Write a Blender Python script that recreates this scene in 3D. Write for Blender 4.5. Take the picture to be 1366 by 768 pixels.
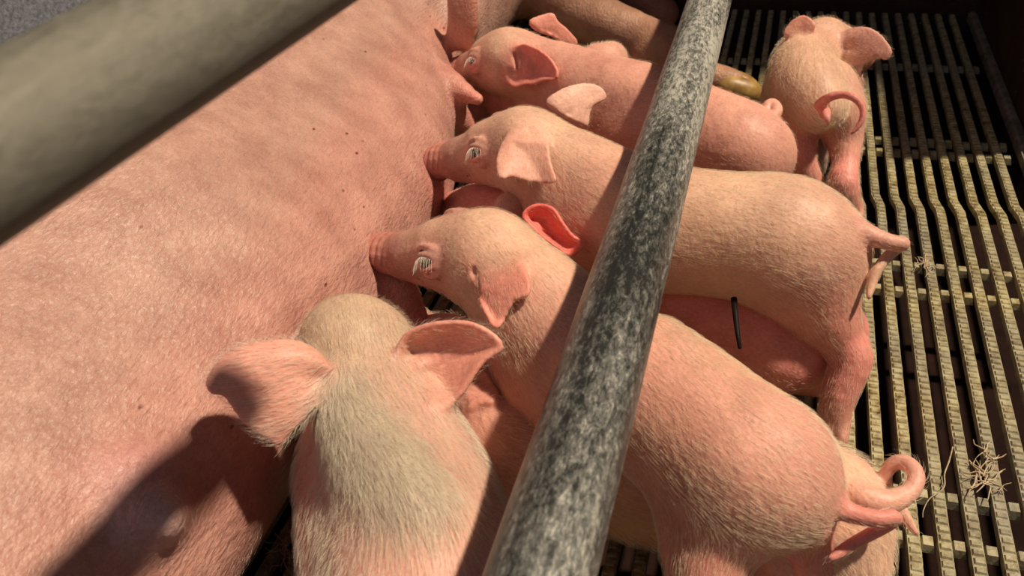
import bpy, math
import numpy as np
from mathutils import Vector

# ------------------------------------------------------------------ camera
F, CX, CY = 1109.0, 683.0, 384.0            # focal length and centre in pixels of the 1366x768 frame
CY_ = np.array([417, 874, -1109.0]); CY_ /= np.linalg.norm(CY_)
CX_ = np.array([3933, -469, 1109.0]); CX_ -= CX_ @ CY_ * CY_; CX_ /= np.linalg.norm(CX_)
R = np.array([CX_, CY_, np.cross(CX_, CY_)])
CAM = np.array([0, 0, 0.5])

def at(px, py, z):
    """world point at height z seen at a pixel"""
    d = R @ np.array([px - CX, CY - py, -F])
    return CAM + (z - CAM[2]) / d[2] * d

for o in list(bpy.data.objects):
    bpy.data.objects.remove(o)
S = bpy.context.scene
COL = S.collection
cd = bpy.data.cameras.new('camera')
cam = bpy.data.objects.new('camera', cd); COL.objects.link(cam)
cd.sensor_width = 36; cd.lens = 36 * F / 1366; cd.clip_start = 0.01
from mathutils import Matrix
m4 = Matrix([[*R[0], 0], [*R[1], 0], [*R[2], 0.5], [0, 0, 0, 1]])
cam.matrix_world = m4
cd.dof.use_dof = True; cd.dof.focus_distance = 0.62; cd.dof.aperture_fstop = 13
S.camera = cam

# ------------------------------------------------------------------ light
SUN_DIR = Vector((0.43, 0.12, 0.82))          # towards the low warm sun, right and beyond
sl = bpy.data.lights.new('sun', 'SUN'); sl.energy = 4.9; sl.angle = math.radians(2.4); sl.color = (1.0, 0.82, 0.61)
so = bpy.data.objects.new('sun', sl); COL.objects.link(so)
so.rotation_euler = SUN_DIR.to_track_quat('Z', 'Y').to_euler()
# daylight from the open side of the barn, behind the camera on the left
al = bpy.data.lights.new('daylight', 'AREA'); al.energy = 1.7; al.size = 1.2; al.color = (0.80, 0.88, 1.0)
ao = bpy.data.objects.new('daylight', al); COL.objects.link(ao)
ao.location = (-0.7, -0.9, 1.5)
ao.rotation_euler = (Vector(ao.location) - Vector((-0.1, 0.5, 0.1))).to_track_quat('Z', 'Y').to_euler()
w = bpy.data.worlds.new('World'); S.world = w; w.use_nodes = True
w.node_tree.nodes['Background'].inputs[0].default_value = (0.70, 0.58, 0.62, 1)
w.node_tree.nodes['Background'].inputs[1].default_value = 0.11
S.view_settings.view_transform = 'Standard'; S.view_settings.look = 'None'
S.view_settings.exposure = 0.0; S.view_settings.gamma = 1.0; S.view_settings.use_curve_mapping = False
rng = np.random.default_rng(7)

# ------------------------------------------------------------------ materials
def nodes(name):
    m = bpy.data.materials.new(name); m.use_nodes = True
    nt = m.node_tree
    return m, nt, nt.nodes['Principled BSDF']

def N(nt, kind, **kw):
    n = nt.nodes.new(kind)
    for k, v in kw.items():
        if k.startswith('_'): setattr(n, k[1:], v)
        else: n.inputs[k.replace('__', ' ')].default_value = v
    return n

def ramp(nt, src, stops):
    r = nt.nodes.new('ShaderNodeValToRGB')
    el = r.color_ramp.elements
    while len(el) < len(stops): el.new(0.5)
    for e, (p, c) in zip(el, stops):
        e.position = p; e.color = (*c, 1) if len(c) == 3 else c
    nt.links.new(src, r.inputs[0]); return r

def mix(nt, fac, a, b, mode='MIX'):
    n = nt.nodes.new('ShaderNodeMix'); n.data_type = 'RGBA'; n.blend_type = mode
    for s, v in ((n.inputs[0], fac), (n.inputs[6], a), (n.inputs[7], b)):
        if isinstance(v, (int, float)): s.default_value = v
        elif isinstance(v, tuple): s.default_value = (*v, 1)
        else: nt.links.new(v, s)
    return n.outputs[2]

def coords(nt, scale=(1, 1, 1), rot=(0, 0, 0)):
    tc = nt.nodes.new('ShaderNodeTexCoord'); mp = nt.nodes.new('ShaderNodeMapping')
    mp.inputs['Scale'].default_value = scale; mp.inputs['Rotation'].default_value = rot
    nt.links.new(tc.outputs['Object'], mp.inputs[0]); return mp.outputs[0]

def noise(nt, vec, scale, detail=4, rough=0.6, dist=0.0):
    n = nt.nodes.new('ShaderNodeTexNoise')
    n.inputs['Scale'].default_value = scale; n.inputs['Detail'].default_value = detail
    n.inputs['Roughness'].default_value = rough; n.inputs['Distortion'].default_value = dist
    nt.links.new(vec, n.inputs['Vector']); return n.outputs['Fac']

def bump(nt, bs, height, strength, dist, prev=None):
    b = nt.nodes.new('ShaderNodeBump'); b.inputs['Strength'].default_value = strength
    b.inputs['Distance'].default_value = dist; nt.links.new(height, b.inputs['Height'])
    if prev is not None: nt.links.new(prev, b.inputs['Normal'])
    nt.links.new(b.outputs[0], bs.inputs['Normal']); return b.outputs[0]

GREY = (0.42, 0.29, 0.26)
def skin_material(name, fine=1.0, sow=False):
    m, nt, bs = nodes(name)
    at_ = nt.nodes.new('ShaderNodeAttribute'); at_.attribute_name = 'skin'
    v = coords(nt)
    n1 = noise(nt, v, 28, 5)
    blotch = ramp(nt, n1, [(0.35, (0.80, 0.72, 0.70) if sow else (0.84, 0.77, 0.77)), (0.65, (1.08, 1.07, 1.05))])
    c = mix(nt, 1.0, at_.outputs['Color'], blotch.outputs[0], 'MULTIPLY')
    n2 = noise(nt, v, 420, 3)
    sp = ramp(nt, n2, [(0.3, (0.90, 0.84, 0.80)), (0.6, (1.04, 1.04, 1.04))])
    c = mix(nt, 1.0, c, sp.outputs[0], 'MULTIPLY')
    if sow:
        # brown dirt smears and specks that sit on the hide
        n3 = noise(nt, v, 9, 6, 0.7)
        d = ramp(nt, n3, [(0.52, (0, 0, 0)), (0.72, (1, 1, 1))])
        c = mix(nt, mix(nt, 1.0, d.outputs[0], (0.45, 0.45, 0.45), 'MULTIPLY'), c, (0.42, 0.25, 0.20))
        vo = nt.nodes.new('ShaderNodeTexVoronoi'); vo.inputs['Scale'].default_value = 60
        nt.links.new(coords(nt, (1, 0.6, 1)), vo.inputs['Vector'])
        s = ramp(nt, vo.outputs['Distance'], [(0.05, (1, 1, 1)), (0.10, (0, 0, 0))])
        gate = ramp(nt, noise(nt, v, 14, 2), [(0.50, (0, 0, 0)), (0.58, (1, 1, 1))])
        c = mix(nt, mix(nt, 1.0, s.outputs[0], gate.outputs[0], 'MULTIPLY'), c, (0.16, 0.045, 0.03))
    nt.links.new(c, bs.inputs['Base Color'])
    bs.inputs['Roughness'].default_value = 0.50 if not sow else 0.42
    bs.inputs['Specular IOR Level'].default_value = 0.40
    bs.inputs['Subsurface Weight'].default_value = 0.22
    bs.inputs['Subsurface Radius'].default_value = (1.0, 0.32, 0.18)
    bs.inputs['Subsurface Scale'].default_value = 0.008
    if sow:
        vs = coords(nt, (1.0, 0.42, 1.0), (0, 0, 0.25))
        h = noise(nt, vs, 330, 3, 0.6, 0.3)
        b = bump(nt, bs, h, 0.9, 0.0020)
        h2 = noise(nt, v, 22, 3)
        bump(nt, bs, h2, 0.5, 0.006, b)
    else:
        h = noise(nt, v, 380, 3)
        b = bump(nt, bs, h, 0.30, 0.0010)
        h2 = noise(nt, coords(nt, (1, 1, 1)), 45, 3)
        bump(nt, bs, h2, 0.35, 0.004, b)
    return m

SKIN = skin_material('piglet skin')
SOWSKIN = skin_material('sow skin', sow=True)

def hair_material(name, col):
    m, nt, bs = nodes(name)
    bs.inputs['Base Color'].default_value = (*col, 1)
    bs.inputs['Roughness'].default_value = 0.42
    bs.inputs['Specular IOR Level'].default_value = 0.6
    bs.inputs['Transmission Weight'].default_value = 0.0
    return m
HAIR_GREY = hair_material('greyish pale hair', (0.78, 0.72, 0.58))
HAIR = hair_material('pale hair', (0.88, 0.77, 0.57))
LASH = hair_material('white lashes', (0.95, 0.88, 0.78))
SOWHAIR = hair_material('sow hair', (0.82, 0.66, 0.54))

def eye_material():
    m, nt, bs = nodes('wet dark eye')
    bs.inputs['Base Color'].default_value = (0.012, 0.010, 0.010, 1)
    bs.inputs['Roughness'].default_value = 0.06
    return m
EYE = eye_material()
m_, nt_, bs_ = nodes('dried cord'); bs_.inputs['Base Color'].default_value = (0.012, 0.010, 0.010, 1); bs_.inputs['Roughness'].default_value = 0.5
bs_.inputs['Specular IOR Level'].default_value = 0.1; CORD = m_
m_, nt_, bs_ = nodes('hoof horn')
r_ = ramp(nt_, noise(nt_, coords(nt_), 60, 4), [(0.35, (0.22, 0.12, 0.035)), (0.7, (0.50, 0.33, 0.10))])
nt_.links.new(r_.outputs[0], bs_.inputs['Base Color']); bs_.inputs['Roughness'].default_value = 0.45
HORN = m_

def pipe_material(name, scratch):
    m, nt, bs = nodes(name)
    v = coords(nt, (1, 0.22, 1))
    big = noise(nt, coords(nt, (1, 0.10, 1)), 22, 5, 0.6)
    fine = noise(nt, coords(nt, (1, 0.35, 1)), 330, 6, 0.85, 0.3)
    lift = nt.nodes.new('ShaderNodeMath'); lift.operation = 'ADD'
    nt.links.new(big, lift.inputs[0]); nt.links.new(fine, lift.inputs[1])
    half = nt.nodes.new('ShaderNodeMath'); half.operation = 'MULTIPLY'; half.inputs[1].default_value = 0.5
    nt.links.new(lift.outputs[0], half.inputs[0])
    if scratch:
        r = ramp(nt, half.outputs[0], [(0.42, (0.030, 0.033, 0.032)), (0.49, (0.16, 0.165, 0.155)), (0.56, (0.52, 0.52, 0.47))])
        bs.inputs['Metallic'].default_value = 0.35
        rr = ramp(nt, half.outputs[0], [(0.42, (0.30,) * 3), (0.58, (0.62,) * 3)])
    else:
        r = ramp(nt, half.outputs[0], [(0.36, (0.07, 0.066, 0.055)), (0.45, (0.15, 0.145, 0.115)), (0.6, (0.22, 0.21, 0.175))])
        bs.inputs['Metallic'].default_value = 0.2
        rr = ramp(nt, half.outputs[0], [(0.42, (0.5,) * 3), (0.58, (0.7,) * 3)])
    nt.links.new(r.outputs[0], bs.inputs['Base Color']); nt.links.new(rr.outputs[0], bs.inputs['Roughness'])
    b = bump(nt, bs, fine, 0.5, 0.0008)
    bump(nt, bs, noise(nt, coords(nt), 45, 3), 0.35, 0.003, b)
    return m

def slat_material():
    m, nt, bs = nodes('cast slat with crusted dirt')
    v = coords(nt)
    n1 = noise(nt, v, 90, 6, 0.7)
    r = ramp(nt, n1, [(0.32, (0.10, 0.06, 0.025)), (0.46, (0.30, 0.25, 0.12)), (0.62, (0.50, 0.46, 0.28)), (0.8, (0.20, 0.20, 0.08))])
    n2 = noise(nt, v, 7, 3)
    g = ramp(nt, n2, [(0.4, (0, 0, 0)), (0.62, (1, 1, 1))])
    c = mix(nt, mix(nt, 1.0, g.outputs[0], (0.5,) * 3, 'MULTIPLY'), r.outputs[0], (0.20, 0.21, 0.20))
    st = ramp(nt, noise(nt, v, 26, 5, 0.7), [(0.62, (0, 0, 0)), (0.70, (1, 1, 1))])
    c = mix(nt, mix(nt, 1.0, st.outputs[0], (0.6,) * 3, 'MULTIPLY'), c, (0.26, 0.05, 0.025))
    nt.links.new(c, bs.inputs['Base Color'])
    bs.inputs['Roughness'].default_value = 0.38
    bump(nt, bs, noise(nt, v, 500, 4), 0.5, 0.0008)
    return m

def simple(name, c0, c1, scale, rough=0.6, bumpd=0.002, det=6):
    m, nt, bs = nodes(name)
    n1 = noise(nt, coords(nt), scale, det, 0.7)
    r = ramp(nt, n1, [(0.35, c0), (0.7, c1)])
    nt.links.new(r.outputs[0], bs.inputs['Base Color']); bs.inputs['Roughness'].default_value = rough
    bump(nt, bs, n1, 0.5, bumpd)
    return m
def speck(m):
    nt = m.node_tree; bs = nt.nodes['Principled BSDF']
    src = bs.inputs['Base Color'].links[0].from_socket
    vo = nt.nodes.new('ShaderNodeTexVoronoi'); vo.inputs['Scale'].default_value = 45; nt.links.new(coords(nt), vo.inputs['Vector'])
    d = ramp(nt, vo.outputs['Distance'], [(0.035, (1, 1, 1)), (0.06, (0, 0, 0))])
    nt.links.new(mix(nt, d.outputs[0], src, (0.6, 0.6, 0.65)), bs.inputs['Base Color'])
SLAT = slat_material()
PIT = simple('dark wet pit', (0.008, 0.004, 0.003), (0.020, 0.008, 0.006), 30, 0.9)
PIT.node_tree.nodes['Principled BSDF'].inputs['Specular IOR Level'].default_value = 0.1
RUST = simple('dark rusty panel', (0.018, 0.008, 0.005), (0.06, 0.028, 0.018), 20, 0.55)
speck(RUST)
RAILM = simple('worn rail', (0.10, 0.09, 0.08), (0.35, 0.32, 0.27), 60, 0.5)
CONC = simple('blue grey concrete', (0.10, 0.11, 0.14), (0.30, 0.32, 0.37), 160, 0.6, 0.004)
STRAW = simple('dry straw', (0.28, 0.20, 0.12), (0.62, 0.52, 0.36), 200, 0.6, 0.0005)
MUCK = simple('matted debris', (0.02, 0.014, 0.008), (0.14, 0.10, 0.05), 130, 0.5, 0.003)

# ------------------------------------------------------------------ helpers
def link_mesh(name, V, Fc, mat, parent=None, smooth=True):
    me = bpy.data.meshes.new(name)
    me.from_pydata([tuple(map(float, v)) for v in V], [], [tuple(map(int, f)) for f in Fc])
    me.materials.append(mat); me.update()
    if smooth: me.shade_smooth()
    o = bpy.data.objects.new(name, me); COL.objects.link(o)
    if parent: o.parent = parent
    return o

def tag(o, label=None, cat=None, group=None, kind=None):
    if label: o['label'] = label
    if cat: o['category'] = cat
    if group: o['group'] = group
    if kind: o['kind'] = kind
    return o

def w2(a, b, t): return np.asarray(a) * (1 - t) + np.asarray(b) * t

def unit(v):
    v = np.asarray(v, float); return v / (np.linalg.norm(v) + 1e-12)

# ---- distance field of rounded cones, spheres and thin sheets, meshed by surface nets
class Cone:
    def __init__(s, a, b, ra, rb, k, col, flow=None, op='add', hair=1.0):
        s.a = np.asarray(a, float); s.b = np.asarray(b, float); s.ra = ra; s.rb = rb; s.k = k; s.op = op
        s.col = np.array(col, float); s.flow = unit(flow if flow is not None else s.b - s.a); s.hair = hair
        r = max(ra, rb) + 0.03
        s.lo = np.minimum(s.a, s.b) - r; s.hi = np.maximum(s.a, s.b) + r
        s.blo = np.minimum(s.a - ra, s.b - rb); s.bhi = np.maximum(s.a + ra, s.b + rb)
    def d(s, P):
        ba = s.b - s.a; L2 = max(ba @ ba, 1e-12)
        t = np.clip((P - s.a) @ ba / L2, 0, 1)
        q = P - s.a - t[:, None] * ba
        return np.sqrt(np.einsum('ij,ij->i', q, q)) - (s.ra + (s.rb - s.ra) * t)

class Ell:
    def __init__(s, c, axes, rad, k, col, flow=(1, 0, 0), op='add', hair=1.0):
        s.c = np.asarray(c, float); s.M = np.array([unit(x) for x in axes]); s.r = np.array(rad, float); s.k = k; s.op = op
        s.col = np.array(col, float); s.flow = unit(flow); s.hair = hair
        m = s.r.max(); s.blo = s.c - m; s.bhi = s.c + m
        s.lo = s.blo - 0.03; s.hi = s.bhi + 0.03
    def d(s, P):
        q = (P - s.c) @ s.M.T
        k0 = np.linalg.norm(q / s.r, axis=1); k1 = np.linalg.norm(q / s.r ** 2, axis=1)
        return k0 * (k0 - 1) / np.maximum(k1, 1e-6) * 1.0

class Sheet:
    """thin curved sheet given by sample points and normals"""
    def __init__(s, Q, Nn, sp, th, k, col, flow, hair=0.4, op='add'):
        s.Q = Q; s.N = Nn; s.sp = sp; s.th = th; s.k = k; s.op = op
        s.col = np.array(col, float); s.flow = unit(flow); s.hair = hair
        s.blo = Q.min(0) - th.max(); s.bhi = Q.max(0) + th.max(); s.lo = s.blo - 0.008; s.hi = s.bhi + 0.008
    def d(s, P):
        out = np.full(len(P), 0.05)
        c = ((P > s.lo) & (P < s.hi)).all(1); I = np.nonzero(c)[0]
        Q = s.Q.astype(np.float32); q2 = (Q ** 2).sum(1)
        for j in range(0, len(I), 8000):
            ii = I[j:j + 8000]; p = P[ii].astype(np.float32)
            D = q2[None, :] - 2 * p @ Q.T
            n = D.argmin(1)
            r = P[ii] - s.Q[n]; dn = np.einsum('ij,ij->i', r, s.N[n])
            dt = np.sqrt(np.maximum(np.einsum('ij,ij->i', r, r) - dn ** 2, 0))
            out[ii] = np.sqrt(dn ** 2 + np.maximum(dt - s.sp, 0) ** 2) - s.th[n]
        return out

class Limb:
    """a run of rounded cones; sharp joins inside, soft blend with the rest"""
    def __init__(s, parts, k, kin=0.004):
        s.parts = parts; s.k = k; s.kin = kin; s.op = 'add'
        s.lo = np.min([q.lo for q in parts], 0); s.hi = np.max([q.hi for q in parts], 0)
        s.blo = np.min([q.blo for q in parts], 0); s.bhi = np.max([q.bhi for q in parts], 0)
    def d(s, P):
        o = None
        for q in s.parts:
            e = q.d(P)
            if o is None: o = e
            else:
                h = np.maximum(s.kin - np.abs(o - e), 0) / s.kin
                o = np.minimum(o, e) - h * h * s.kin * 0.25
        return o

def field(prims, P):
    d = np.full(len(P), 0.2)
    for p in prims:
        c = ((P > p.lo) & (P < p.hi)).all(1)
        I = np.nonzero(c)[0]
        if not len(I): continue
        e = p.d(P[I]); a = d[I]
        if p.op == 'add':
            h = np.maximum(p.k - np.abs(a - e), 0) / p.k
            d[I] = np.minimum(a, e) - h * h * p.k * 0.25
        else:
            e = -e; h = np.maximum(p.k - np.abs(a - e), 0) / p.k
            d[I] = np.maximum(a, e) + h * h * p.k * 0.25
    return d

def surface(prims, h):
    B = 8
    lo = np.min([p.blo for p in prims if p.op == 'add'], 0) - 3 * h
    hi = np.max([p.bhi for p in prims if p.op == 'add'], 0) + 3 * h
    nb = np.ceil((hi - lo) / (B * h)).astype(int) + 1
    ii = np.stack(np.meshgrid(*[np.arange(n) for n in nb], indexing='ij'), -1).reshape(-1, 3)
    cen = lo + (ii + 0.5) * B * h - 0.5 * h
    dc = field(prims, cen)
    keep = np.abs(dc) < B * h * 1.05 + 0.004
    Gf = np.repeat(np.repeat(np.repeat(dc.reshape(nb), B, 0), B, 1), B, 2).astype(np.float32)
    loc = np.stack(np.meshgrid(*[np.arange(B)] * 3, indexing='ij'), -1).reshape(-1, 3)
    ks = ii[keep]
    for j in range(0, len(ks), 400):
        idx = (ks[j:j + 400, None, :] * B + loc[None]).reshape(-1, 3)
        Gf[idx[:, 0], idx[:, 1], idx[:, 2]] = field(prims, lo + idx * h)
    s = Gf < 0
    n = np.array(Gf.shape) - 1
    cnt = np.zeros(n, np.int8)
    for dx in (0, 1):
        for dy in (0, 1):
            for dz in (0, 1):
                cnt += s[dx:dx + n[0], dy:dy + n[1], dz:dz + n[2]]
    act = np.argwhere((cnt > 0) & (cnt < 8))
    acc = np.zeros((len(act), 3)); num = np.zeros(len(act))
    corners = [(x, y, z) for x in (0, 1) for y in (0, 1) for z in (0, 1)]
    val = {c: Gf[act[:, 0] + c[0], act[:, 1] + c[1], act[:, 2] + c[2]].astype(float) for c in corners}
    for c in corners:
        for ax in range(3):
            if c[ax] == 0:
                e = list(c); e[ax] = 1; e = tuple(e)
                a, b = val[c], val[e]; mk = (a < 0) != (b < 0)
                t = np.where(mk, a / np.where(mk, a - b, 1), 0)
                p = np.array(c, float)[None] + np.eye(3)[ax][None] * t[:, None]
                acc[mk] += p[mk]; num[mk] += 1
    V = lo + (act + acc / num[:, None]) * h
    ID = np.full(n, -1, np.int64); ID[act[:, 0], act[:, 1], act[:, 2]] = np.arange(len(act))
    faces = []
    for ax in range(3):
        o1, o2 = (ax + 1) % 3, (ax + 2) % 3
        sl0 = [slice(None)] * 3; sl1 = [slice(None)] * 3
        sl0[ax] = slice(0, -1); sl1[ax] = slice(1, None)
        ch = s[tuple(sl0)] != s[tuple(sl1)]
        E_ = np.argwhere(ch)
        E_ = E_[(E_[:, o1] > 0) & (E_[:, o2] > 0) & (E_ < n).all(1)]
        def cell(a, b):
            q = E_.copy(); q[:, o1] -= a; q[:, o2] -= b
            return ID[q[:, 0], q[:, 1], q[:, 2]]
        q = np.stack([cell(0, 0), cell(1, 0), cell(1, 1), cell(0, 1)], 1)
        inside = s[E_[:, 0], E_[:, 1], E_[:, 2]]
        q[~inside] = q[~inside][:, ::-1]
        faces.append(q[(q >= 0).all(1)])
    return V, np.concatenate(faces)

def paint(prims, V, sig=0.004):
    W = np.zeros(len(V)); C = np.zeros((len(V), 3)); Fl = np.zeros((len(V), 3)); H = np.zeros(len(V))
    flat = [q for p in prims for q in (p.parts if isinstance(p, Limb) else [p])]
    for p in flat:
        d = np.full(len(V), 0.3)
        c = ((V > p.lo) & (V < p.hi)).all(1)
        if not c.any(): continue
        d[c] = np.abs(p.d(V[c]))
        w = np.exp(-d / sig)
        W += w; C += w[:, None] * p.col; Fl += w[:, None] * p.flow; H += w * p.hair
    W = np.maximum(W, 1e-12)
    return C / W[:, None], Fl / W[:, None], H / W

def grow(name, prims, h, mat, parent=None, smooth_it=2, hcol=HAIR, nhair=0, hlen=0.008, hrad=0.00006, lift=0.35, ground=None):
    V, Q = surface(prims, h)
    if ground is not None: V[:, 2] = np.maximum(V[:, 2], ground)
    # relax a little to remove grid stepping
    for _ in range(smooth_it):
        A = np.zeros_like(V); n = np.zeros(len(V))
        for i in range(4):
            np.add.at(A, Q[:, i], V[Q[:, (i + 1) % 4]]); np.add.at(A, Q[:, i], V[Q[:, (i - 1) % 4]]); np.add.at(n, Q[:, i], 2)
        V = V * 0.5 + 0.5 * A / np.maximum(n, 1)[:, None]
    me = bpy.data.meshes.new(name)
    me.vertices.add(len(V)); me.vertices.foreach_set('co', V.astype(np.float32).ravel())
    me.loops.add(len(Q) * 4); me.loops.foreach_set('vertex_index', Q.astype(np.int32).ravel())
    me.polygons.add(len(Q)); me.polygons.foreach_set('loop_start', np.arange(len(Q), dtype=np.int32) * 4)
    me.update(calc_edges=True); me.validate(); me.shade_smooth()
    C, Fl, H = paint(prims, V)
    a = me.color_attributes.new('skin', 'FLOAT_COLOR', 'POINT')
    a.data.foreach_set('color', np.concatenate([C, np.ones((len(C), 1))], 1).astype(np.float32).ravel())
    me.materials.append(mat)
    o = bpy.data.objects.new(name, me); COL.objects.link(o)
    if parent: o.parent = parent
    if nhair:
        # hair roots scattered over the faces, lying along the coat's flow
        P4 = V[Q]; nrm = np.cross(P4[:, 2] - P4[:, 0], P4[:, 3] - P4[:, 1]); ar = np.linalg.norm(nrm, axis=1) + 1e-12
        nrm /= ar[:, None]
        pr = ar * np.clip(H[Q[:, 0]], 0, None); pr /= pr.sum()
        fi = rng.choice(len(Q), nhair, p=pr)
        uv = rng.random((nhair, 2, 1))
        root = (P4[fi, 0] * (1 - uv[:, 0]) + P4[fi, 1] * uv[:, 0]) * (1 - uv[:, 1]) + (P4[fi, 3] * (1 - uv[:, 0]) + P4[fi, 2] * uv[:, 0]) * uv[:, 1]
        nn = nrm[fi]; f = Fl[Q[fi, 0]]
        # clumps: neighbouring hairs share a sideways drift
        ph = np.stack([np.sin(root @ np.array([310., 170, 90]) + 3 * np.sin(root @ np.array([90., -120, 60]))),
                       np.sin(root @ np.array([-140., 260, 200])), np.sin(root @ np.array([200., 90, -240]))], 1)
        f = f + ph * 0.09 + rng.normal(0, 0.07, f.shape)
        f -= np.einsum('ij,ij->i', f, nn)[:, None] * nn
        f /= np.linalg.norm(f, axis=1)[:, None] + 1e-9
        L = hlen * (0.6 + 0.7 * rng.random((nhair, 1))) * (0.55 + 0.45 * np.clip(H[Q[fi, 0]], 0, 1.3))[:, None]
        pts = np.stack([root - nn * 0.0002,
                        root + f * L * 0.33 + nn * L * 0.20 * lift / 0.35,
                        root + f * L * 0.68 + nn * L * 0.30 * lift / 0.35,
                        root + f * L * 1.0 + nn * L * 0.33 * lift / 0.35], 1)
        add_hair(name_hair(hcol), pts, hrad, hcol, o)
    return o

def name_hair(m): return 'hair'

def add_hair(name, pts, rad, mat, parent, sub=None):
    hc = bpy.data.hair_curves.new(name)
    n, k = pts.shape[:2]
    hc.add_curves([k] * n)
    hc.points.foreach_set('position', pts.astype(np.float32).ravel())
    prof = np.tile(np.linspace(1.0, 0.25, k), n) * rad
    hc.points.foreach_set('radius', prof.astype(np.float32))
    hc.materials.append(mat)
    o = bpy.data.objects.new(name, hc); COL.objects.link(o); o.parent = parent
    return o

# ---- colours of the hide (pigment, with some painted flank shade)
PINK = (0.70, 0.375, 0.30)
PINKP = (0.58, 0.37, 0.30)
GINGER = (0.66, 0.37, 0.21)
ROSEP = (0.68, 0.35, 0.275)  # deeper rose that also puts the near flank's shade into the colour
ROSY = (0.82, 0.30, 0.25)
TAN = (0.55, 0.41, 0.30)
BELLY = (0.72, 0.32, 0.255)
CREAM = (0.71, 0.475, 0.35)
EARC = (0.78, 0.36, 0.29)
SNOUT = (0.66, 0.25, 0.22)
ROSE = (0.74, 0.30, 0.26)
GREY = (0.42, 0.29, 0.26)

def catmull(P, n):
    P = np.asarray(P, float); m = len(P); out = []
    for i in range(m):
        p0, p1, p2, p3 = P[i - 1], P[i], P[(i + 1) % m], P[(i + 2) % m]
        for t in np.linspace(0, 1, n, endpoint=False):
            out.append(0.5 * ((2 * p1) + (-p0 + p2) * t + (2 * p0 - 5 * p1 + 4 * p2 - p3) * t * t + (-p0 + 3 * p1 - 3 * p2 + p3) * t ** 3))
    return np.array(out)

def ray_hit(prims, px, py, far=1.6):
    """distance from the viewpoint to the body along a pixel's ray (None when it misses)"""
    d = unit(R @ np.array([px - CX, CY - py, -F]))
    T = np.arange(0.25, far, 0.002)
    f = field(prims, CAM + T[:, None] * d)
    k = np.nonzero(f < 0)[0]
    return (T[k[0]] if len(k) else None), d

def ear(prims, outline, base, tip, lift, cup, col=EARC, th=0.0016, k=0.006, hair=0.35, fold=None, root=0.004, clear=0.0035):
    """outline in pixels; the base sits in the head's surface, the tip stands `lift` metres nearer to the viewer
    than the base (or, as ('skin', x), x metres off the skin under it); cup > 0 hollows the side facing the viewer"""
    bp, tp = np.array(base, float), np.array(tip, float); ax = tp - bp; L2 = ax @ ax
    tb, _ = ray_hit(prims, *base)
    if tb is None: tb = np.linalg.norm(at(*base, .15) - CAM)
    if isinstance(lift, tuple):
        tt, _ = ray_hit(prims, *tip); tt = (tt if tt is not None else tb) - lift[1]
    else: tt = tb - lift
    def P(q):
        t = (np.array(q, float) - bp) @ ax / L2
        d = unit(R @ np.array([q[0] - CX, CY - q[1], -F]))
        return CAM + d * (tb + root * max(0, 1 - max(t, 0) * 3) + (tt - tb) * t)
    O = catmull([P(q) for q in outline], 5)
    c = P(base)
    nr = unit(np.cross(P(outline[len(outline) // 3]) - c, P(outline[2 * len(outline) // 3]) - c))
    if nr @ (CAM - c) < 0: nr = -nr
    rings = 26
    grid = []
    m = len(O)
    for i in range(rings + 1):
        r = i / rings
        row = c + (O - c) * r
        row = row - nr * cup * (np.sin(math.pi * min(r, 1.0) ** 0.8)) + nr * cup * 0.25 * (r ** 6)
        if fold is not None: row = row + nr * fold * np.sin(np.linspace(0, 6 * math.pi, m, endpoint=False))[:, None] * r * (1 - r) * 2
        grid.append(row)
    G = np.array(grid)
    # keep the flap clear of the cheek except at its root
    flat = G.reshape(-1, 3)
    tpar = np.clip(((flat - c) @ unit(P(tip) - c)) / np.linalg.norm(P(tip) - c), 0, 1)
    want = clear * np.clip((tpar - 0.12) / 0.2, 0, 1)
    for _ in range(4):
        f = field(prims, flat)
        push = np.clip(want - f, 0, 0.02) * (want > 0)
        v = CAM - flat; v /= np.linalg.norm(v, axis=1)[:, None]
        flat = flat + v * push[:, None]
    G = flat.reshape(rings + 1, m, 3)
    sub = []; nrmls = []; th_ = []
    for i in range(rings):
        for a in (0.0, 0.5):
            A = G[i] * (1 - a) + G[i + 1] * a
            for b in (0.0, 0.5):
                Bq = A * (1 - b) + np.roll(A, -1, 0) * b
                du = G[i + 1] - G[i]; dv = np.roll(G[i + 1], -1, 0) - G[i + 1]
                nv = np.cross(du, dv); nv /= np.linalg.norm(nv, axis=1)[:, None] + 1e-12
                nv[(nv @ nr) < 0] *= -1
                sub.append(Bq); nrmls.append(nv)
                r = (i + a) / rings
                th_.append(np.full(m, th * (1.7 - 0.7 * min(r / 0.45, 1)) * (1 if r < .93 else 1.1)))
    Qs = np.concatenate(sub); Ns = np.concatenate(nrmls); T = np.concatenate(th_)
    prims.append(Sheet(Qs, Ns, 0.0010, T, k, col, unit(P(tip) - c), hair))

def slit(prims, q0, q1, r):
    """the opening of an ear, cut into the head"""
    a, d0 = ray_hit(prims, *q0); b, d1 = ray_hit(prims, *q1)
    if a and b:
        prims.append(Cone(CAM + d0 * (a + .0005), CAM + d1 * (b + .0005), r, r * .7, .002, (0.30, 0.05, 0.05), op='sub', hair=0))

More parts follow.
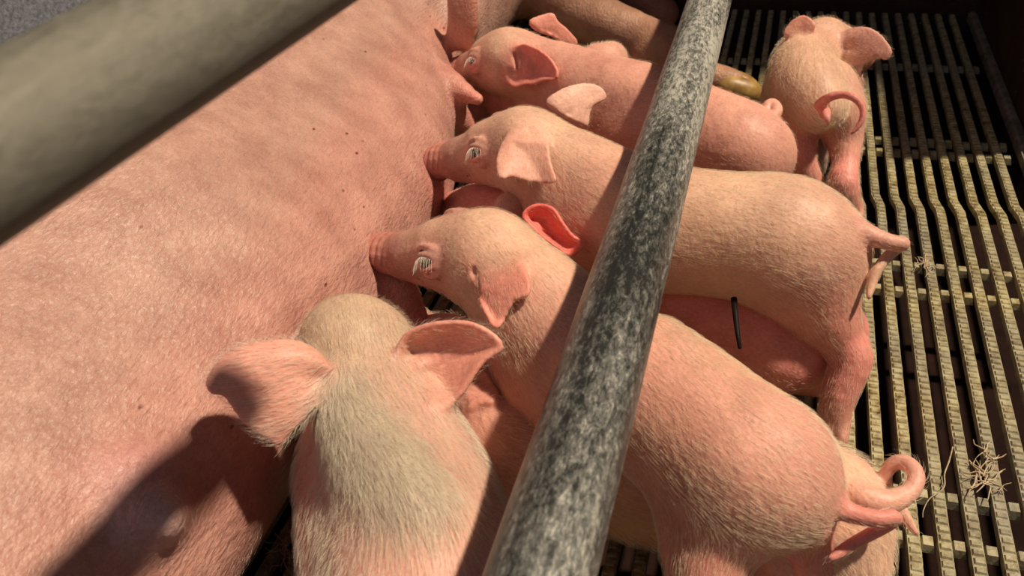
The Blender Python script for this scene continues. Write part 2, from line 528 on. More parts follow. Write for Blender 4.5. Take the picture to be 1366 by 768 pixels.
def chain(prims, pts, k=0.02, col=PINK, hair=1.0, world=False):
    """pts: (px, py, z, radius[, colour])"""
    J = [(np.array(p[:3]) if world else at(*p[:3]), p[3], p[4] if len(p) > 4 else col) for p in pts]
    parts = []
    # rounded path: each joint is softened by interpolating the radii and positions along a smooth curve
    Q = np.array([[*a, r] for a, r, _ in J]); Cc = np.array([c for _, _, c in J]); n = len(Q); pts_ = []
    sub = 3 if n > 2 else 1
    for i in range(n - 1):
        p0, p1, p2, p3 = Q[max(i - 1, 0)], Q[i], Q[i + 1], Q[min(i + 2, n - 1)]
        for t in np.linspace(0, 1, sub, endpoint=False):
            q = 0.5 * ((2 * p1) + (-p0 + p2) * t + (2 * p0 - 5 * p1 + 4 * p2 - p3) * t * t + (-p0 + 3 * p1 - 3 * p2 + p3) * t ** 3)
            pts_.append((q, Cc[i] * (1 - t) + Cc[i + 1] * t))
    pts_.append((Q[-1], Cc[-1]))
    for (a, ca), (b, cb) in zip(pts_[:-1], pts_[1:]):
        parts.append(Cone(a[:3], b[:3], max(a[3], .001), max(b[3], .001), k, (ca + cb) / 2, hair=hair))
    prims.append(Limb(parts, k, min(0.003, k * .3)))
    return J

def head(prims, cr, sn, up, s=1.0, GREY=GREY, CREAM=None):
    """cr cranium centre, sn snout disc centre (world); returns local frame function"""
    f = unit(sn - cr); u = unit(np.array(up) - np.array(up) @ f * f); l = np.cross(u, f)   # l = the animal's left
    L = np.linalg.norm(sn - cr) / 0.080
    def P(x, y, z): return cr + (f * x * L + l * y * s + u * z * s) * 0.001 + (f * 0)
    # tilt so the snout disc sits on the given point
    def P(x, y, z): return cr + (f * x * L + l * y * s + u * (z + x * 0.17) * s) * 0.001
    mm = 0.001 * s
    if CREAM is None: CREAM = (0.71, 0.475, 0.35)
    back = -f
    A = lambda a, b, ra, rb, k=10, col=PINK, hair=1.0, op='add': prims.append(Cone(P(*a), P(*b), ra * mm, rb * mm, k * mm, col, flow=back, op=op, hair=hair * 0.6))
    A((-10, 0, 1), (18, 0, -1), 30, 25, 12, CREAM)
    A((-6, 0, 11), (24, 0, 8), 20, 15, 8, CREAM)
    for y in (1, -1):
        A((-4, y * 14, -13), (24, y * 10, -17), 18, 13, 8)
        A((20, y * 15, 9), (34, y * 13, 6), 7, 4.5, 7)
    A((18, 0, -2), (58, 0, -10), 22, 16.5, 9)
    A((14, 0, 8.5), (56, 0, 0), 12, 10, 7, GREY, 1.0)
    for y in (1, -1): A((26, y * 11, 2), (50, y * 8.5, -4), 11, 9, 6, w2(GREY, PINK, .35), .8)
    A((58, 0, -11), (75, 0, -12), 16, 16.5, 5, (0.50, 0.22, 0.18), 0.3)
    A((6, 0, -23), (58, 0, -26), 14, 7.5, 8, BELLY)
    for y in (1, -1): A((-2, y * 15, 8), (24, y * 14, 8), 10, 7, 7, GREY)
    for y in (1, -1): A((62, y * 8, -21), (36, y * 13, -20), 5, 7, 6, ROSE, .5)
    # wrinkles across the bridge of the nose
    for x in (57, 62.5, 68, 73):
        for a in range(-3, 3):
            t0, t1 = a * 0.45, (a + 1) * 0.45
            A((x, math.sin(t0) * 16.2, -11.5 + math.cos(t0) * 16.2), (x, math.sin(t1) * 16.2, -11.5 + math.cos(t1) * 16.2), 2.2, 2.2, 1.2, (0.46, 0.20, 0.16), .1)
    # snout disc, nostrils, mouth line
    prims.append(Ell(P(79, 0, -13), (f, l, u), (3.8 * mm, 19 * mm, 18 * mm), 3.0 * mm, SNOUT, flow=back, hair=0.0))
    for y in (1, -1):
        A((84, y * 6, -12), (76, y * 5.5, -13), 2.9, 2.0, 2, (0.30, 0.08, 0.07), 0, 'sub')
        A((76, y * 8, -24), (54, y * 12, -20.5), 2.0, 2.0, 2, (0.22, 0.07, 0.06), 0, 'sub')
        A((54, y * 12, -20.5), (38, y * 17, -15.5), 2.0, 1.2, 2, (0.22, 0.07, 0.06), 0, 'sub')
    made = []
    for y in (1, -1):
        e0 = P(14, y * 6, 2)
        out = unit(l * y * 0.80 + f * 0.12 + u * 0.40)
        # walk out to the skin so the eye sits in it
        T = np.arange(0, 0.05, 0.0005); fl_ = field(prims, e0 + T[:, None] * out); kk = np.nonzero(fl_ > 0)[0]
        e = e0 + out * (T[kk[0]] if len(kk) else .02) - out * 1.5 * mm
        me_ = mm * 1.4
        tt = unit(np.cross(u, out)); tt = unit(tt + 0.25 * np.cross(out, tt) * y); uu = np.cross(out, tt)
        if uu @ u < 0: uu = -uu
        prims.append(Cone(e - out * 2 * me_, e + out * 8 * me_, 5.2 * me_, 6.4 * me_, 3 * me_, SNOUT, op='sub', flow=back, hair=0.2))
        for (amp, r, cc, w_) in ((4.4, 2.1, GREY, 7.0), (-4.0, 1.8, ROSE, 7.0), (8.6, 1.9, PINK, 9.5), (-8.0, 1.6, PINK, 9.5)):
            pr = None
            for q in np.linspace(-1, 1, 9):
                pt = e + (tt * q * w_ + uu * (amp * (1 - q * q) ** 0.7) + out * (3.4 - 2.8 * q * q - (2.0 if abs(amp) > 5 else 0))) * me_
                if pr is not None:
                    prims.append(Cone(pr, pt, r * mm, r * mm, 1.8 * mm, cc, flow=back, hair=0.3))
                pr = pt
        made.append((e - out * 1.2 * me_, 5.2 * me_, out, tt, uu, me_))
    return P, made, (f, l, u)

def add_eyes(body, made, visible):
    for i, (c, r, out, tt, uu, mm) in enumerate(made):
        if not visible[i]: continue
        V = []; Fc = []; n, m = 14, 20
        for a in range(n + 1):
            for b in range(m):
                th, ph = math.pi * a / n, 2 * math.pi * b / m
                V.append(c + r * (out * math.cos(th) + tt * math.sin(th) * math.cos(ph) + uu * math.sin(th) * math.sin(ph)))
        for a in range(n):
            for b in range(m):
                Fc.append((a * m + b, a * m + (b + 1) % m, (a + 1) * m + (b + 1) % m, (a + 1) * m + b))
        link_mesh('eye', V, Fc, EYE, body)
        pts = []
        for q in np.linspace(-0.95, 0.95, 26):
            q += rng.normal(0, 0.02)
            b0 = c + (tt * q * 6.2 + uu * (3.6 * (1 - q * q) ** 0.7) + out * (6.0 - 2.6 * q * q)) * mm
            dr = unit(out * 0.8 - uu * 0.75 + tt * (q * 0.5 + rng.normal(0, .12))); Ln = 6.5 * mm * (0.7 + .5 * rng.random())
            pts.append([b0, b0 + dr * Ln * .35 + uu * 0.4 * mm, b0 + dr * Ln * .7 - uu * 0.4 * mm, b0 + dr * Ln - uu * 1.6 * mm])
        add_hair('eyelash', np.array(pts), 0.00011, LASH, body)

H = 0.0015
UP = np.array([0, 0, 1.0])
GROUP = 'piglets crowding at the udder'

#@@SETTING
# ------------------------------------------------------------------ slatted floor
def slatted_floor():
    V = []; Fc = []
    def box(x0, x1, y0, y1, z0, z1, t=0.0, sh=(0, 0)):
        b = len(V)
        for (z, i) in ((z0, 0), (z1, t)):
            V.extend([(x0 + i + sh[0], y0 + i, z), (x1 - i + sh[0], y0 + i, z), (x1 - i + sh[1], y1 - i, z), (x0 + i + sh[1], y1 - i, z)])
        Fc.extend([(b, b + 3, b + 2, b + 1), (b + 4, b + 5, b + 6, b + 7), (b, b + 1, b + 5, b + 4), (b + 1, b + 2, b + 6, b + 5), (b + 2, b + 3, b + 7, b + 6), (b + 3, b, b + 4, b + 7)])
    seams = [(-0.12, 0.850, 0.0, 0.0), (0.850, 0.872, 0.0, -0.0045), (0.872, 1.46, -0.0045, -0.0045)]
    for i in range(-31, 16):
        xc = 0.110 + i * 0.0198
        if xc < -0.47 or xc > 0.285: continue
        for (ya, yb, sh, sh1) in seams:
            x = xc
            box(x - 0.0045, x + 0.0045, ya, yb, -0.008, -0.0016, 0.0003, (sh, sh1))
            n = int((yb - ya) / 0.0072)
            for j in range(n):
                y = ya + (j + 0.5) * (yb - ya) / n
                dz = 0.0004 * math.sin(j * 12.9 + i * 7.3)
                x = xc + sh + (sh1 - sh) * (y - ya) / (yb - ya)
                wv = 0.0003 * math.sin(j * 5.1 + i * 3.3)
                box(x - 0.0044 + wv, x + 0.0044 + wv, y - 0.0032, y + 0.0032, -0.0026, -0.0003 + dz * .7, 0.0015)
    # cross pieces
    for yc in (0.125, 0.165, 0.410, 0.452, 0.702, 0.745, 0.985, 1.016, 1.25):
        for i in range(-22, 10):
            x = 0.110 + i * 0.0198 + 0.0099 - (0.0045 if yc > .862 else 0)
            box(x - 0.0049, x + 0.0049, yc - 0.0055, yc + 0.0055, -0.0105, -0.0035 + 0.0006 * math.sin(i * 5.), 0.0016)
    return tag(link_mesh('floor', V, Fc, SLAT, smooth=False), 'ribbed slatted pen floor', kind='structure')
slatted_floor()

def slab(name, x0, x1, y0, y1, z0, z1, mat, bev=0.003, **kw):
    import bmesh
    bm = bmesh.new(); bmesh.ops.create_cube(bm, size=1)
    for v in bm.verts:
        v.co = Vector(((x0 + x1) / 2 + v.co.x * (x1 - x0), (y0 + y1) / 2 + v.co.y * (y1 - y0), (z0 + z1) / 2 + v.co.z * (z1 - z0)))
    if bev: bmesh.ops.bevel(bm, geom=list(bm.edges), offset=bev, segments=3, affect='EDGES')
    me = bpy.data.meshes.new(name); bm.to_mesh(me); bm.free(); me.materials.append(mat)
    o = bpy.data.objects.new(name, me); COL.objects.link(o); tag(o, **kw); return o
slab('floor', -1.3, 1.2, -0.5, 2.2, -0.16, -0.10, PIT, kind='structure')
slab('wall_back', -1.02, 2.8, 1.47, 1.50, -0.12, 2.05, RUST, kind='structure')  # seen panel; its unseen height and width are stretched to shade the far floor
slab('wall_right', 0.300, 0.318, 1.00, 1.475, -0.12, 0.30, RUST, kind='structure')
slab('trim_1', 0.288, 0.300, 0.70, 1.465, -0.014, 0.004, RAILM, kind='structure')
slab('wall_left', -1.02, -0.98, -0.3, 2.0, -0.12, 0.42, CONC, kind='structure')
slab('floor', -0.98, -0.60, -0.3, 2.0, -0.10, -0.012, CONC, kind='structure')

# ------------------------------------------------------------------ crate rails
def tube(name, pts, rad, mat, seg=48, **kw):
    V = []; Fc = []
    P = [np.array(p, float) for p in pts]
    for i, p in enumerate(P):
        t = unit(P[min(i + 1, len(P) - 1)] - P[max(i - 1, 0)])
        a = unit(np.cross(t, (0, 0, 1)) if abs(t[2]) < .9 else np.cross(t, (1, 0, 0))); b = np.cross(t, a)
        r = rad[i] if isinstance(rad, (list, np.ndarray)) else rad
        for q in range(seg):
            th = 2 * math.pi * q / seg
            V.append(p + r * (a * math.cos(th) + b * math.sin(th)))
    for i in range(len(P) - 1):
        for q in range(seg):
            Fc.append((i * seg + q, i * seg + (q + 1) % seg, (i + 1) * seg + (q + 1) % seg, (i + 1) * seg + q))
    Fc.append(tuple(range(seg))[::-1]); Fc.append(tuple((len(P) - 1) * seg + q for q in range(seg)))
    o = link_mesh(name, V, Fc, mat); tag(o, **kw); return o
def rail(name, x0, x1, z, r, mat, y0, y1, n=60, **kw):
    return tube(name, [(x0 + (x1 - x0) * (y - 0.18) / 0.68, y, z + 0.0006 * math.sin(y * 40)) for y in np.linspace(y0, y1, n)], r, mat, **kw)
rail('crate_rail', -0.0645, -0.0685, 0.213, 0.0215, pipe_material('galvanised pipe, worn', True), -0.10, 1.468,
     label='dark worn metal pipe with pale scratches crossing over the three middle piglets', cat='rail')
tube('crate_rail', [(-0.158 + .15 * (y - .123), y, .425 + .05 * (y - .123)) for y in np.linspace(-.25, .297, 40)], 0.0172, pipe_material('galvanised pipe, dull', False),
     label='thick dull grey-green pipe close to the camera above the sow', cat='rail')

# ------------------------------------------------------------------ the sow
def build_sow():
    p = []
    SC = (0.475, 0.295, 0.250); SB = (0.50, 0.275, 0.235)
    c = lambda a, b, ra, rb, k=0.05, col=SC: p.append(Cone(a, b, ra, rb, k, col, flow=(0, -1, 0)))
    c((-0.445, -0.25, 0.125), (-0.46, 0.40, 0.120), 0.15, 0.145)
    c((-0.46, 0.40, 0.120), (-0.56, 1.10, 0.110), 0.145, 0.13)
    # udder rows bulging towards the piglets
    p.append(Limb([Cone((-0.350, -0.25, 0.11), (-0.360, 0.40, 0.105), 0.092, 0.088, 0.05, SB, flow=(0, -1, 0)),
                   Cone((-0.360, 0.40, 0.105), (-0.380, 0.66, 0.10), 0.088, 0.088, 0.05, SB, flow=(0, -1, 0)),
                   Cone((-0.380, 0.66, 0.10), (-0.485, 0.98, 0.10), 0.088, 0.078, 0.05, SB, flow=(0, -1, 0))], 0.05))
    # haunch and the skin fold where the leg starts
    c((-0.50, 1.02, 0.14), (-0.47, 1.25, 0.12), 0.14, 0.10, 0.05)
    for i in range(4):
        x = 603 + i * 9
        chain(p, [(x, -5, .20, .006), (x + 4 - i * 2, 30, .17, .0085), (x - 6, 62, .14, .005)], 0.008, (0.58, 0.30, 0.235))
    chain(p, [(590, 20, .14, .03), (612, 30, .15, .026)], 0.02, SC)
    # hind leg reaching along the back of the litter
    chain(p, [(620, -95, .12, .070), (700, -30, .10, .050), (775, 18, .08, .040), (860, 56, .062, .034),
              (885, 72, .056, .036)], 0.03, (0.42, 0.25, 0.175))
    chain(p, [(885, 72, .056, .034), (930, 98, .040, .022), (972, 112, .030, .021)], 0.02, (0.45, 0.26, 0.16))
    chain(p, [(862, 78, .052, .020, ROSE), (880, 92, .042, .016, ROSE)], 0.012)
    # the other hind leg behind it
    chain(p, [(760, -80, .12, .06), (850, -10, .07, .030), (885, 18, .05, .024)], 0.02, (0.36, 0.16, 0.13))
    # teats
    def teat(px, py, z, px2, py2, z2, r0=.016, r1=.0075, col=(0.70, 0.30, 0.25)):
        chain(p, [(px, py, z, r0, SB), (px2, py2, z2, r1, col), (px2 + (px2 - px) * .15, py2 + (py2 - py) * .15, z2, r1 * .8, col)], 0.012)
    teat(590, 112, .125, 632, 130, .125, .022, .007)
    teat(520, 385, .10, 552, 432, .075, .022, .013)
    teat(600, 150, .10, 630, 172, .075, .02, .008)
    chain(p, [(188, 672, .158, .024, (0.50, .26, .25)), (206, 686, .160, .016, (0.50, .26, .25))], 0.02)
    teat(206, 688, .166, 222, 698, .166, .010, .0062, (0.60, 0.42, 0.41))
    chain(p, [(600, 145, .07, .035), (645, 165, .045, .03)], 0.02, SB)
    teat(535, 250, .12, 575, 255, .11, .02, .009)
    root = bpy.data.objects.new('sow', None); COL.objects.link(root); root.location = (0, 0, 0)
    b = grow('body', p, 0.0036, SOWSKIN, root, 2, SOWHAIR, 60000, 0.0045, 0.00004, 0.25, ground=0.002)
    # hoof: two claws
    for (dx, dy) in ((0, 0), (6, 9)):
        hp = []
        chain(hp, [(966 + dx, 108 + dy, .030, .0165), (990 + dx, 113 + dy, .024, .0150), (1006 + dx, 118 + dy, .016, .0085)], 0.008, (1, 1, 1), 0)
        grow('hoof', hp, 0.002, HORN, root)
    tag(root, 'big pink sow lying on her side along the left', 'sow')
    return root
build_sow()
#@@END
#@@PIGS
def piglet(label, prims, made=None, visible=(1, 1), nhair=16000, hlen=0.008, group=GROUP, h=H, lift=0.35, hrad=0.00006, coat=HAIR):
    o = grow('piglet', prims, h, SKIN, None, 2, coat, nhair, hlen, hrad, lift, ground=0.0006)
    tag(o, label, 'piglet', group)
    if made: add_eyes(o, made, visible)
    return o

def foot(p, px, py, z, r, toward, col=(0.55, 0.30, 0.22), k=0.004, world=None):
    """two toes and dewclaws at the end of a leg; toward = world direction the toes point"""
    a = at(px, py, z) if world is None else np.array(world); t = unit(toward); s_ = unit(np.cross(t, UP))
    for q in (1, -1):
        p.append(Cone(a + s_ * q * r * .45, a + s_ * q * r * .62 + t * r * 1.3 - UP * min(z - .004, r * .6), r * .72, r * .45, k, col, hair=.1))

# ---------------- piglet in the middle, snout highest against the sow
p = []
cr = at(632, 338, .158); sn = at(508, 340, .130)
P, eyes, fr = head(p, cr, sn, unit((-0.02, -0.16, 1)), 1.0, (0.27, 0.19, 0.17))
chain(p, [(650, 345, .152, .033, CREAM), (705, 395, .145, .037, CREAM), (760, 455, .130, .043), (830, 500, .128, .044, ROSEP), (902, 546, .124, .044, ROSEP),
          (978, 606, .118, .044, ROSEP), (1024, 627, .115, .040, PINK), (1048, 645, .110, .028, PINK)], 0.016)
chain(p, [(880, 455, .158, .012, CREAM), (950, 512, .150, .012, CREAM), (1030, 590, .143, .010, CREAM)], .012, (0.74, .55, .40), 3.5)  # pale coat along the spine, also painting the lit band on the back
chain(p, [(700, 430, .125, .034), (735, 505, .105, .034, BELLY), (790, 535, .100, .038, BELLY)], 0.016, BELLY)
chain(p, [(840, 528, .112, .038, BELLY), (930, 600, .108, .038, BELLY)], 0.016)
chain(p, [(995, 630, .105, .039, BELLY), (948, 712, .078, .030, BELLY), (948, 790, .055, .020, BELLY), (985, 850, .030, .011), (975, 890, .012, .010)], 0.022)
chain(p, [(1052, 660, .095, .026, ROSE), (1074, 712, .070, .0165, ROSE), (1082, 760, .048, .0125, ROSE), (1083, 800, .028, .010, ROSE), (1078, 840, .010, .009)], 0.015, hair=.5)
chain(p, [(770, 560, .09, .026), (775, 625, .05, .014), (780, 665, .02, .009), (775, 680, .010, .009)], 0.015)
chain(p, [(740, 520, .09, .024), (740, 600, .05, .013), (742, 640, .012, .009)], 0.015)
# tail
chain(p, [(1080, 655, .114, .012, PINK), (1104, 668, .110, .0072, ROSE), (1132, 683, .106, .0056), (1165, 691, .106, .0047), (1190, 689, .105, .0040)], 0.004, ROSE, .4)
chain(p, [(1190, 689, .103, .0040), (1196, 692, .097, .0034), (1180, 702, .090, .0038), (1150, 718, .085, .0037), (1125, 733, .081, .0034), (1109, 744, .079, .0022)], 0.003, ROSE, .3)
chain(p, [(1080, 692, .098, .010, ROSE), (1090, 704, .094, .006, ROSE)], 0.006)
ear(p, [(630, 341), (643, 335), (665, 337), (684, 346), (698, 361), (705, 378), (703, 393), (689, 397), (677, 411), (664, 436), (651, 420), (640, 395), (632, 368)],
    (638, 362), (664, 436), ('skin', .015), .0030, fold=.0014, clear=.006, col=ROSY)
slit(p, (631, 362), (636, 395), .0030)
ear(p, [(700, 289), (709, 277), (724, 274), (739, 280), (750, 296), (762, 313), (776, 324), (771, 335), (760, 340), (748, 333), (733, 322), (716, 308)],
    (712, 302), (775, 328), .004, .0085, col=(0.84, 0.20, 0.17))
piglet('piglet with grey-smudged brow under the pipe, tail curling over another tail at right', p, eyes, (1, 0), 40000, .0062, hrad=.000045, lift=.22)

# ---------------- piglet above it, standing with its rump lit
p = []
cr = at(688, 196, .165); sn = at(583, 218, .130)
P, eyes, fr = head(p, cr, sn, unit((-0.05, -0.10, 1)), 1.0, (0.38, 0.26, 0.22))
chain(p, [(700, 200, .162, .032, CREAM), (760, 232, .152, .037, CREAM), (820, 270, .140, .043), (890, 298, .137, .045, CREAM),
          (970, 308, .139, .044, CREAM), (1045, 318, .137, .047, CREAM), (1082, 330, .132, .040, PINK), (1104, 340, .125, .030)], 0.016)
chain(p, [(735, 250, .14, .030), (780, 300, .12, .036, BELLY), (850, 320, .118, .037, BELLY)], 0.02)
chain(p, [(900, 325, .125, .034, PINK), (1000, 335, .122, .034, BELLY)], 0.02)
chain(p, [(1054, 350, .120, .040, PINK), (1090, 405, .092, .030, BELLY), (1118, 450, .068, .0175, ROSE), (1135, 478, .055, .0155, ROSE), (1120, 525, .032, .0125, ROSE), (1112, 556, .014, .011)], 0.02, hair=.7)
foot(p, 1112, 560, .012, .011, (0, -1, 0))
chain(p, [(1092, 350, .10, .028), (1112, 400, .082, .015, ROSE), (1134, 430, .055, .012, ROSE), (1139, 455, .04, .011, ROSE), (1134, 500, .015, .010)], 0.015, hair=.3)
chain(p, [(800, 330, .09, .026), (800, 400, .05, .014), (795, 440, .015, .010)], 0.015)
chain(p, [(840, 330, .09, .026), (850, 400, .05, .014), (850, 440, .015, .010)], 0.015)
chain(p, [(1132, 312, .150, .013, PINK), (1150, 311, .152, .0085), (1170, 318, .150, .0064), (1188, 323, .148, .0054), (1204, 325, .147, .0046)], 0.005, PINK, .4)
chain(p, [(1204, 325, .147, .0046), (1198, 330, .140, .0040), (1186, 340, .136, .0040), (1171, 358, .130, .0038), (1163, 377, .122, .0036), (1159, 396, .116, .0022)], 0.003, CREAM, .3)
chain(p, [(975, 372, .085, .011, ROSE), (980, 400, .080, .006, ROSE)], 0.012)
ear(p, [(688, 173), (704, 168), (722, 172), (729, 189), (731, 212), (735, 228), (739, 241), (720, 241), (700, 238), (681, 233), (669, 236), (665, 222), (667, 204), (675, 186)],
    (706, 174), (700, 238), ('skin', .020), -.003, col=(0.80, 0.44, 0.35), clear=.007)
ear(p, [(731, 136), (746, 123), (763, 116), (784, 113), (799, 117), (807, 127), (801, 134), (791, 138), (785, 149), (782, 166), (768, 160), (748, 150)],
    (756, 156), (804, 124), -.016, -.003, col=(0.84, 0.52, 0.42))  # far ear: paler colour adds to the bright light falling on it
b = piglet('piglet standing with bright lit rump and folded ear over its cheek', p, eyes, (1, 0), 40000, .0060, hrad=.000045, lift=.20)
tube('umbilical_cord', [at(979, 398, .112), at(981, 418, .108), at(983, 438, .104), at(987, 464, .100)], [.0024, .0021, .0019, .0014], CORD, 12).parent = b

# ---------------- topmost nursing piglet
p = []
cr = at(672, 80, .142); sn = at(610, 97, .110)
P, eyes, fr = head(p, cr, sn, unit((0.0, -0.12, 1)), 1.0)
chain(p, [(680, 82, .138, .031, PINK), (740, 100, .132, .036), (800, 125, .125, .042), (870, 150, .12, .046, PINK),
          (935, 180, .112, .047), (985, 200, .108, .046, PINK), (1005, 208, .100, .040)], 0.022, hair=.7)
chain(p, [(655, 118, .085, .028, ROSE), (700, 140, .08, .032, ROSE), (770, 160, .09, .034)], 0.02, BELLY, .5)
chain(p, [(770, 150, .10, .034), (850, 190, .095, .036), (960, 215, .085, .036)], 0.02, BELLY, .5)
chain(p, [(985, 210, .085, .036), (1010, 235, .05, .022), (1040, 232, .025, .012, ROSE)], 0.015, hair=.4)
chain(p, [(800, 90, .12, .028), (815, 78, .115, .02)], 0.02)
chain(p, [(1012, 172, .112, .012, PINK), (1022, 162, .116, .008), (1032, 155, .118, .0062), (1036, 146, .121, .0058), (1031, 139, .122, .0056), (1024, 141, .122, .0052), (1020, 150, .119, .004)], 0.004, PINK, .2)
ear(p, [(678, 98), (684, 72), (698, 61), (716, 66), (734, 79), (744, 95), (742, 105), (728, 106), (716, 111), (702, 112), (689, 115), (680, 109)],
    (684, 88), (742, 100), ('skin', .016), .003, col=ROSY, clear=.006)
slit(p, (687, 74), (690, 90), .0028)
ear(p, [(708, 29), (724, 22), (737, 20), (743, 30), (757, 42), (769, 57), (761, 59), (736, 47), (716, 40)],
    (722, 40), (768, 57), -.012, -.002)
piglet('topmost nursing piglet, open eye, shadow of the pipe across its smooth pink back', p, eyes, (1, 0), 9000, .0055)

# ---------------- piglet at the bottom seen from behind
p = []
cr = at(468, 462, .158); sn = cr + np.array([-0.045, .045, -.045])
P, eyes, fr = head(p, cr, sn, unit((-0.1, -0.35, 1)), 0.98, CREAM=TAN)
chain(p, [(452, 520, .176, .012), (478, 575, .172, .014), (520, 635, .170, .016), (560, 690, .168, .014)], .012, (0.50, .44, .36), 3.5)
chain(p, [(475, 470, .158, .031, TAN), (495, 520, .152, .033, TAN), (520, 585, .140, .040, PINKP), (545, 660, .128, .047, PINKP),
          (560, 740, .122, .050, PINKP), (575, 830, .118, .050), (590, 900, .11, .046)], 0.022, hair=.8)
chain(p, [(480, 540, .13, .028), (480, 610, .11, .036), (490, 700, .10, .040), (510, 800, .09, .042)], 0.02, BELLY, .8)
chain(p, [(455, 640, .10, .024), (440, 700, .05, .014), (445, 745, .012, .010)], 0.015)
chain(p, [(590, 620, .09, .024), (610, 650, .05, .014), (620, 690, .012, .010)], 0.015)
chain(p, [(396, 452, .150, .006, GREY), (387, 462, .150, .005, GREY)], .006, GREY, 1.5)
ear(p, [(432, 480), (405, 460), (372, 456), (330, 463), (298, 480), (279, 506), (283, 520), (301, 525), (325, 557), (350, 578), (368, 589), (378, 587), (390, 562), (425, 538), (437, 505)],
    (436, 506), (285, 512), .006, -.007, col=(0.72, 0.36, 0.29), th=.0017, hair=.8)
ear(p, [(530, 482), (540, 452), (560, 438), (590, 431), (625, 431), (655, 444), (670, 462), (650, 477), (635, 495), (615, 525), (587, 543), (562, 530), (545, 505)],
    (546, 492), (668, 460), .012, .009, col=EARC, th=.0017)
piglet('piglet at the bottom seen from behind, both ears spread', p, eyes, (1, 0), 45000, .0080, lift=.35, hrad=.00005, coat=HAIR_GREY)

# ---------------- piglet standing at top right, seen from behind
p = []
cr = at(1104, 60, .125); sn = cr + np.array([.045, .055, -.035])
P, eyes, fr = head(p, cr, sn, unit((0.0, -0.2, 1)), 0.92)
chain(p, [(1092, 66, .125, .028, PINK), (1072, 84, .125, .033, CREAM), (1072, 108, .120, .035, CREAM), (1086, 128, .116, .031, CREAM), (1096, 142, .112, .025, CREAM)], 0.012, hair=1.1)
chain(p, [(1068, 112, .112, .026, CREAM), (1066, 145, .095, .0275, PINK), (1063, 180, .070, .0215, ROSE), (1068, 212, .052, .0155, ROSE), (1082, 240, .030, .0120), (1090, 255, .014, .010)], 0.008, hair=.6)
chain(p, [(1108, 112, .112, .026, CREAM), (1118, 145, .095, .0275, PINK), (1126, 185, .068, .0190, PINK), (1128, 218, .050, .0130, ROSE), (1125, 246, .036, .0150, ROSE), (1134, 271, .016, .011)], 0.008, hair=.6)
foot(p, 1137, 274, .012, .010, (.15, -.9, 0))
chain(p, [(1046, 112, .10, .022), (1028, 140, .06, .013), (1027, 165, .03, .010)], 0.010, hair=.3)
chain(p, [(1106, 140, .07, .020), (1094, 195, .04, .011, GREY), (1090, 225, .012, .010, GREY)], 0.012, GREY, hair=.3)
chain(p, [(1130, 96, .08, .014), (1140, 104, .045, .009, ROSE), (1144, 113, .03, .008, ROSE)], 0.01, hair=.3)
chain(p, [(1094, 140, .128, .006, ROSE), (1104, 131, .146, .0044), (1122, 126, .152, .0037), (1138, 130, .152, .0034), (1149, 141, .146, .0031), (1151, 155, .138, .0029), (1145, 168, .130, .0026), (1136, 178, .124, .0016)], 0.003, ROSE, .1)
chain(p, [(1100, 150, .122, .006, ROSE), (1103, 157, .124, .0035, ROSE), (1104, 166, .118, .0016, (0.85, 0.62, 0.55))], 0.004, ROSE, 0)
ear(p, [(1118, 52), (1133, 40), (1156, 38), (1175, 49), (1188, 68), (1183, 78), (1169, 76), (1148, 86), (1128, 86), (1119, 72)],
    (1122, 64), (1186, 72), .006, -.004, col=(0.74, 0.40, 0.33), th=.0014, clear=0.001)
ear(p, [(1047, 46), (1055, 31), (1072, 22), (1086, 34), (1078, 46), (1062, 50)],
    (1070, 48), (1062, 24), -.004, -.001, col=EARC, th=.0012, clear=0.001)
piglet('piglet standing alone at top right with its back turned', p, eyes, (0, 0), 15000, .007, group=None)

# ---------------- piglet lying beneath the middle one, only its ear, side and curled tail in view
p = []
chain(p, [(600, 470, .055, .030), (640, 545, .062, .036), (700, 600, .060, .042), (790, 620, .056, .041, GINGER), (880, 645, .054, .041, GINGER), (980, 655, .058, .043, GINGER),
          (1060, 664, .062, .041, CREAM), (1100, 676, .060, .036, CREAM)], 0.022, PINK)
chain(p, [(590, 470, .055, .026), (560, 440, .05, .016), (552, 430, .048, .014)], 0.016, ROSE)
chain(p, [(1105, 690, .05, .034, CREAM), (1128, 750, .035, .026, CREAM), (1120, 800, .02, .018)], 0.02)
chain(p, [(1050, 700, .045, .032, PINK), (1040, 770, .03, .02), (1030, 800, .015, .012)], 0.02)
chain(p, [(1120, 650, .085, .013, CREAM), (1150, 664, .090, .0090), (1180, 670, .090, .0076), (1208, 660, .091, .0058), (1221, 644, .094, .0051), (1220, 627, .096, .0048), (1206, 616, .096, .0046), (1190, 619, .092, .0043), (1181, 635, .084, .0040),
          (1185, 655, .074, .0043), (1203, 682, .066, .0040), (1221, 710, .058, .0022)], 0.002, (0.74, 0.42, 0.34), .5)
ear(p, [(588, 552), (600, 520), (612, 500), (640, 492), (652, 505), (661, 522), (657, 533), (640, 535), (625, 545), (605, 566)],
    (612, 542), (658, 520), .006, .004)
piglet('piglet lying squeezed beneath the middle one, with a fat curled tail at lower right', p, None, None, 16000)

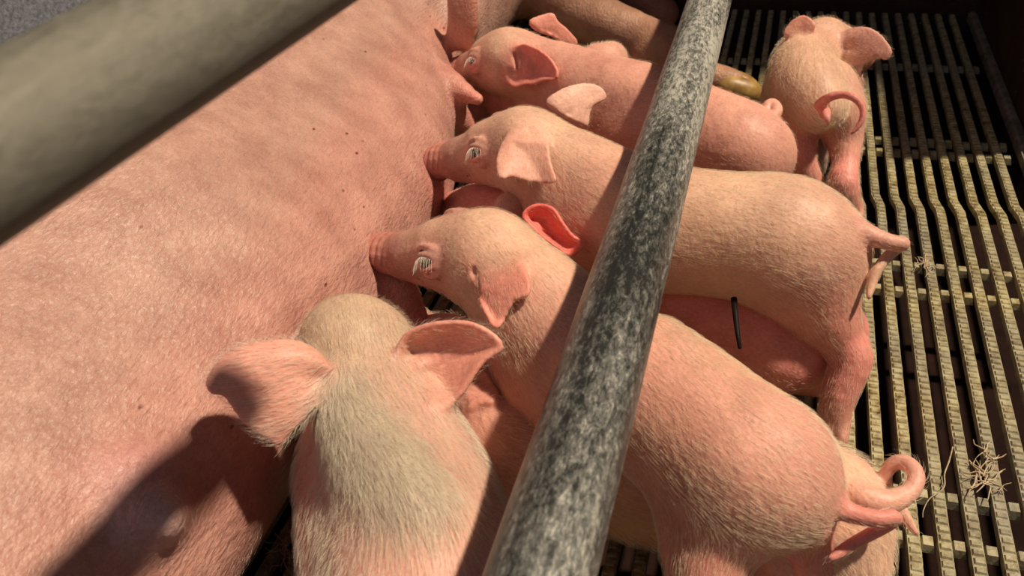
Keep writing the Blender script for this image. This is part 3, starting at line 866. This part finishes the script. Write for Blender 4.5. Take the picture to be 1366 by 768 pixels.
# ---------------- piglet lying in the gap between the two large ones
p = []
chain(p, [(690, 300, .09, .030), (760, 340, .075, .038), (850, 380, .060, .044), (930, 415, .055, .046), (1000, 445, .050, .044), (1040, 465, .045, .036)], 0.022, ROSE, .25)
chain(p, [(1030, 450, .045, .028), (1065, 478, .035, .016), (1080, 487, .032, .011)], 0.015, ROSE, .2)
chain(p, [(1050, 480, .03, .02), (1075, 505, .018, .012), (1092, 512, .013, .010)], 0.012, ROSE, .2)
chain(p, [(690, 300, .09, .030), (650, 285, .085, .030), (612, 278, .075, .018)], 0.015, ROSE, .4)
chain(p, [(690, 290, .115, .018), (680, 278, .13, .014)], 0.015, PINK, .6)
piglet('smooth rosy piglet lying in the gap below the bright-rumped piglet', p, None, None, 5000, .005)

#@@DEBRIS
def wisp(name, pts, r, label, cat='straw', group=None, mat=STRAW):
    Q = np.array([at(*q) for q in pts]); n = len(Q); out = []
    for i in range(n - 1):
        p0, p1, p2, p3 = Q[max(i - 1, 0)], Q[i], Q[i + 1], Q[min(i + 2, n - 1)]
        for t in np.linspace(0, 1, 6, endpoint=False):
            out.append(0.5 * ((2 * p1) + (-p0 + p2) * t + (2 * p0 - 5 * p1 + 4 * p2 - p3) * t * t + (-p0 + 3 * p1 - 3 * p2 + p3) * t ** 3))
    out.append(Q[-1])
    rr = np.interp(np.linspace(0, 1, len(out)), [0, .5, 1], [r, r * .8, r * .35])
    return tube(name, out, rr, mat, 8, label=label, cat=cat, group=group)
wisp('straw', [(1271, 596, .001), (1266, 615, .002), (1260, 632, .002), (1259, 650, .003), (1240, 665, .002), (1232, 680, .001), (1231, 690, .001)], .0006,
     'long pale bent straw across the slats right of the curled tails', 'straw')
def clump(cx, cy, spread, n, label):
    root = bpy.data.objects.new('straw_clump', None); COL.objects.link(root); root.location = at(cx, cy, 0)
    for i in range(n):
        a = rng.random() * 6.28; q = []
        x, y = cx + rng.normal(0, spread * .35), cy + rng.normal(0, spread * .35)
        for j in range(4):
            q.append((x, y, .0012 + .002 * rng.random())); a += rng.normal(0, .6)
            x += math.cos(a) * spread * .6; y += math.sin(a) * spread * .6
        w_ = wisp('strand', q, .0004 + .0004 * rng.random(), None, None)
        w_.parent = root; w_.matrix_parent_inverse = Matrix.Translation(root.location).inverted()
    tag(root, label, 'straw')
clump(1312, 640, 17, 22, 'tangled clump of pale root-like straw at the lower right edge')
clump(1234, 352, 9, 14, 'small knot of brown straw caught by the lit piglet tail')
clump(1318, 607, 11, 7, 'thin wisps of straw above the tangled clump at lower right')
clump(385, 735, 20, 16, 'dirty straw on the floor between the sow and the bottom piglet')
clump(918, 752, 12, 8, 'loose white straw strands under the middle piglet hind leg')
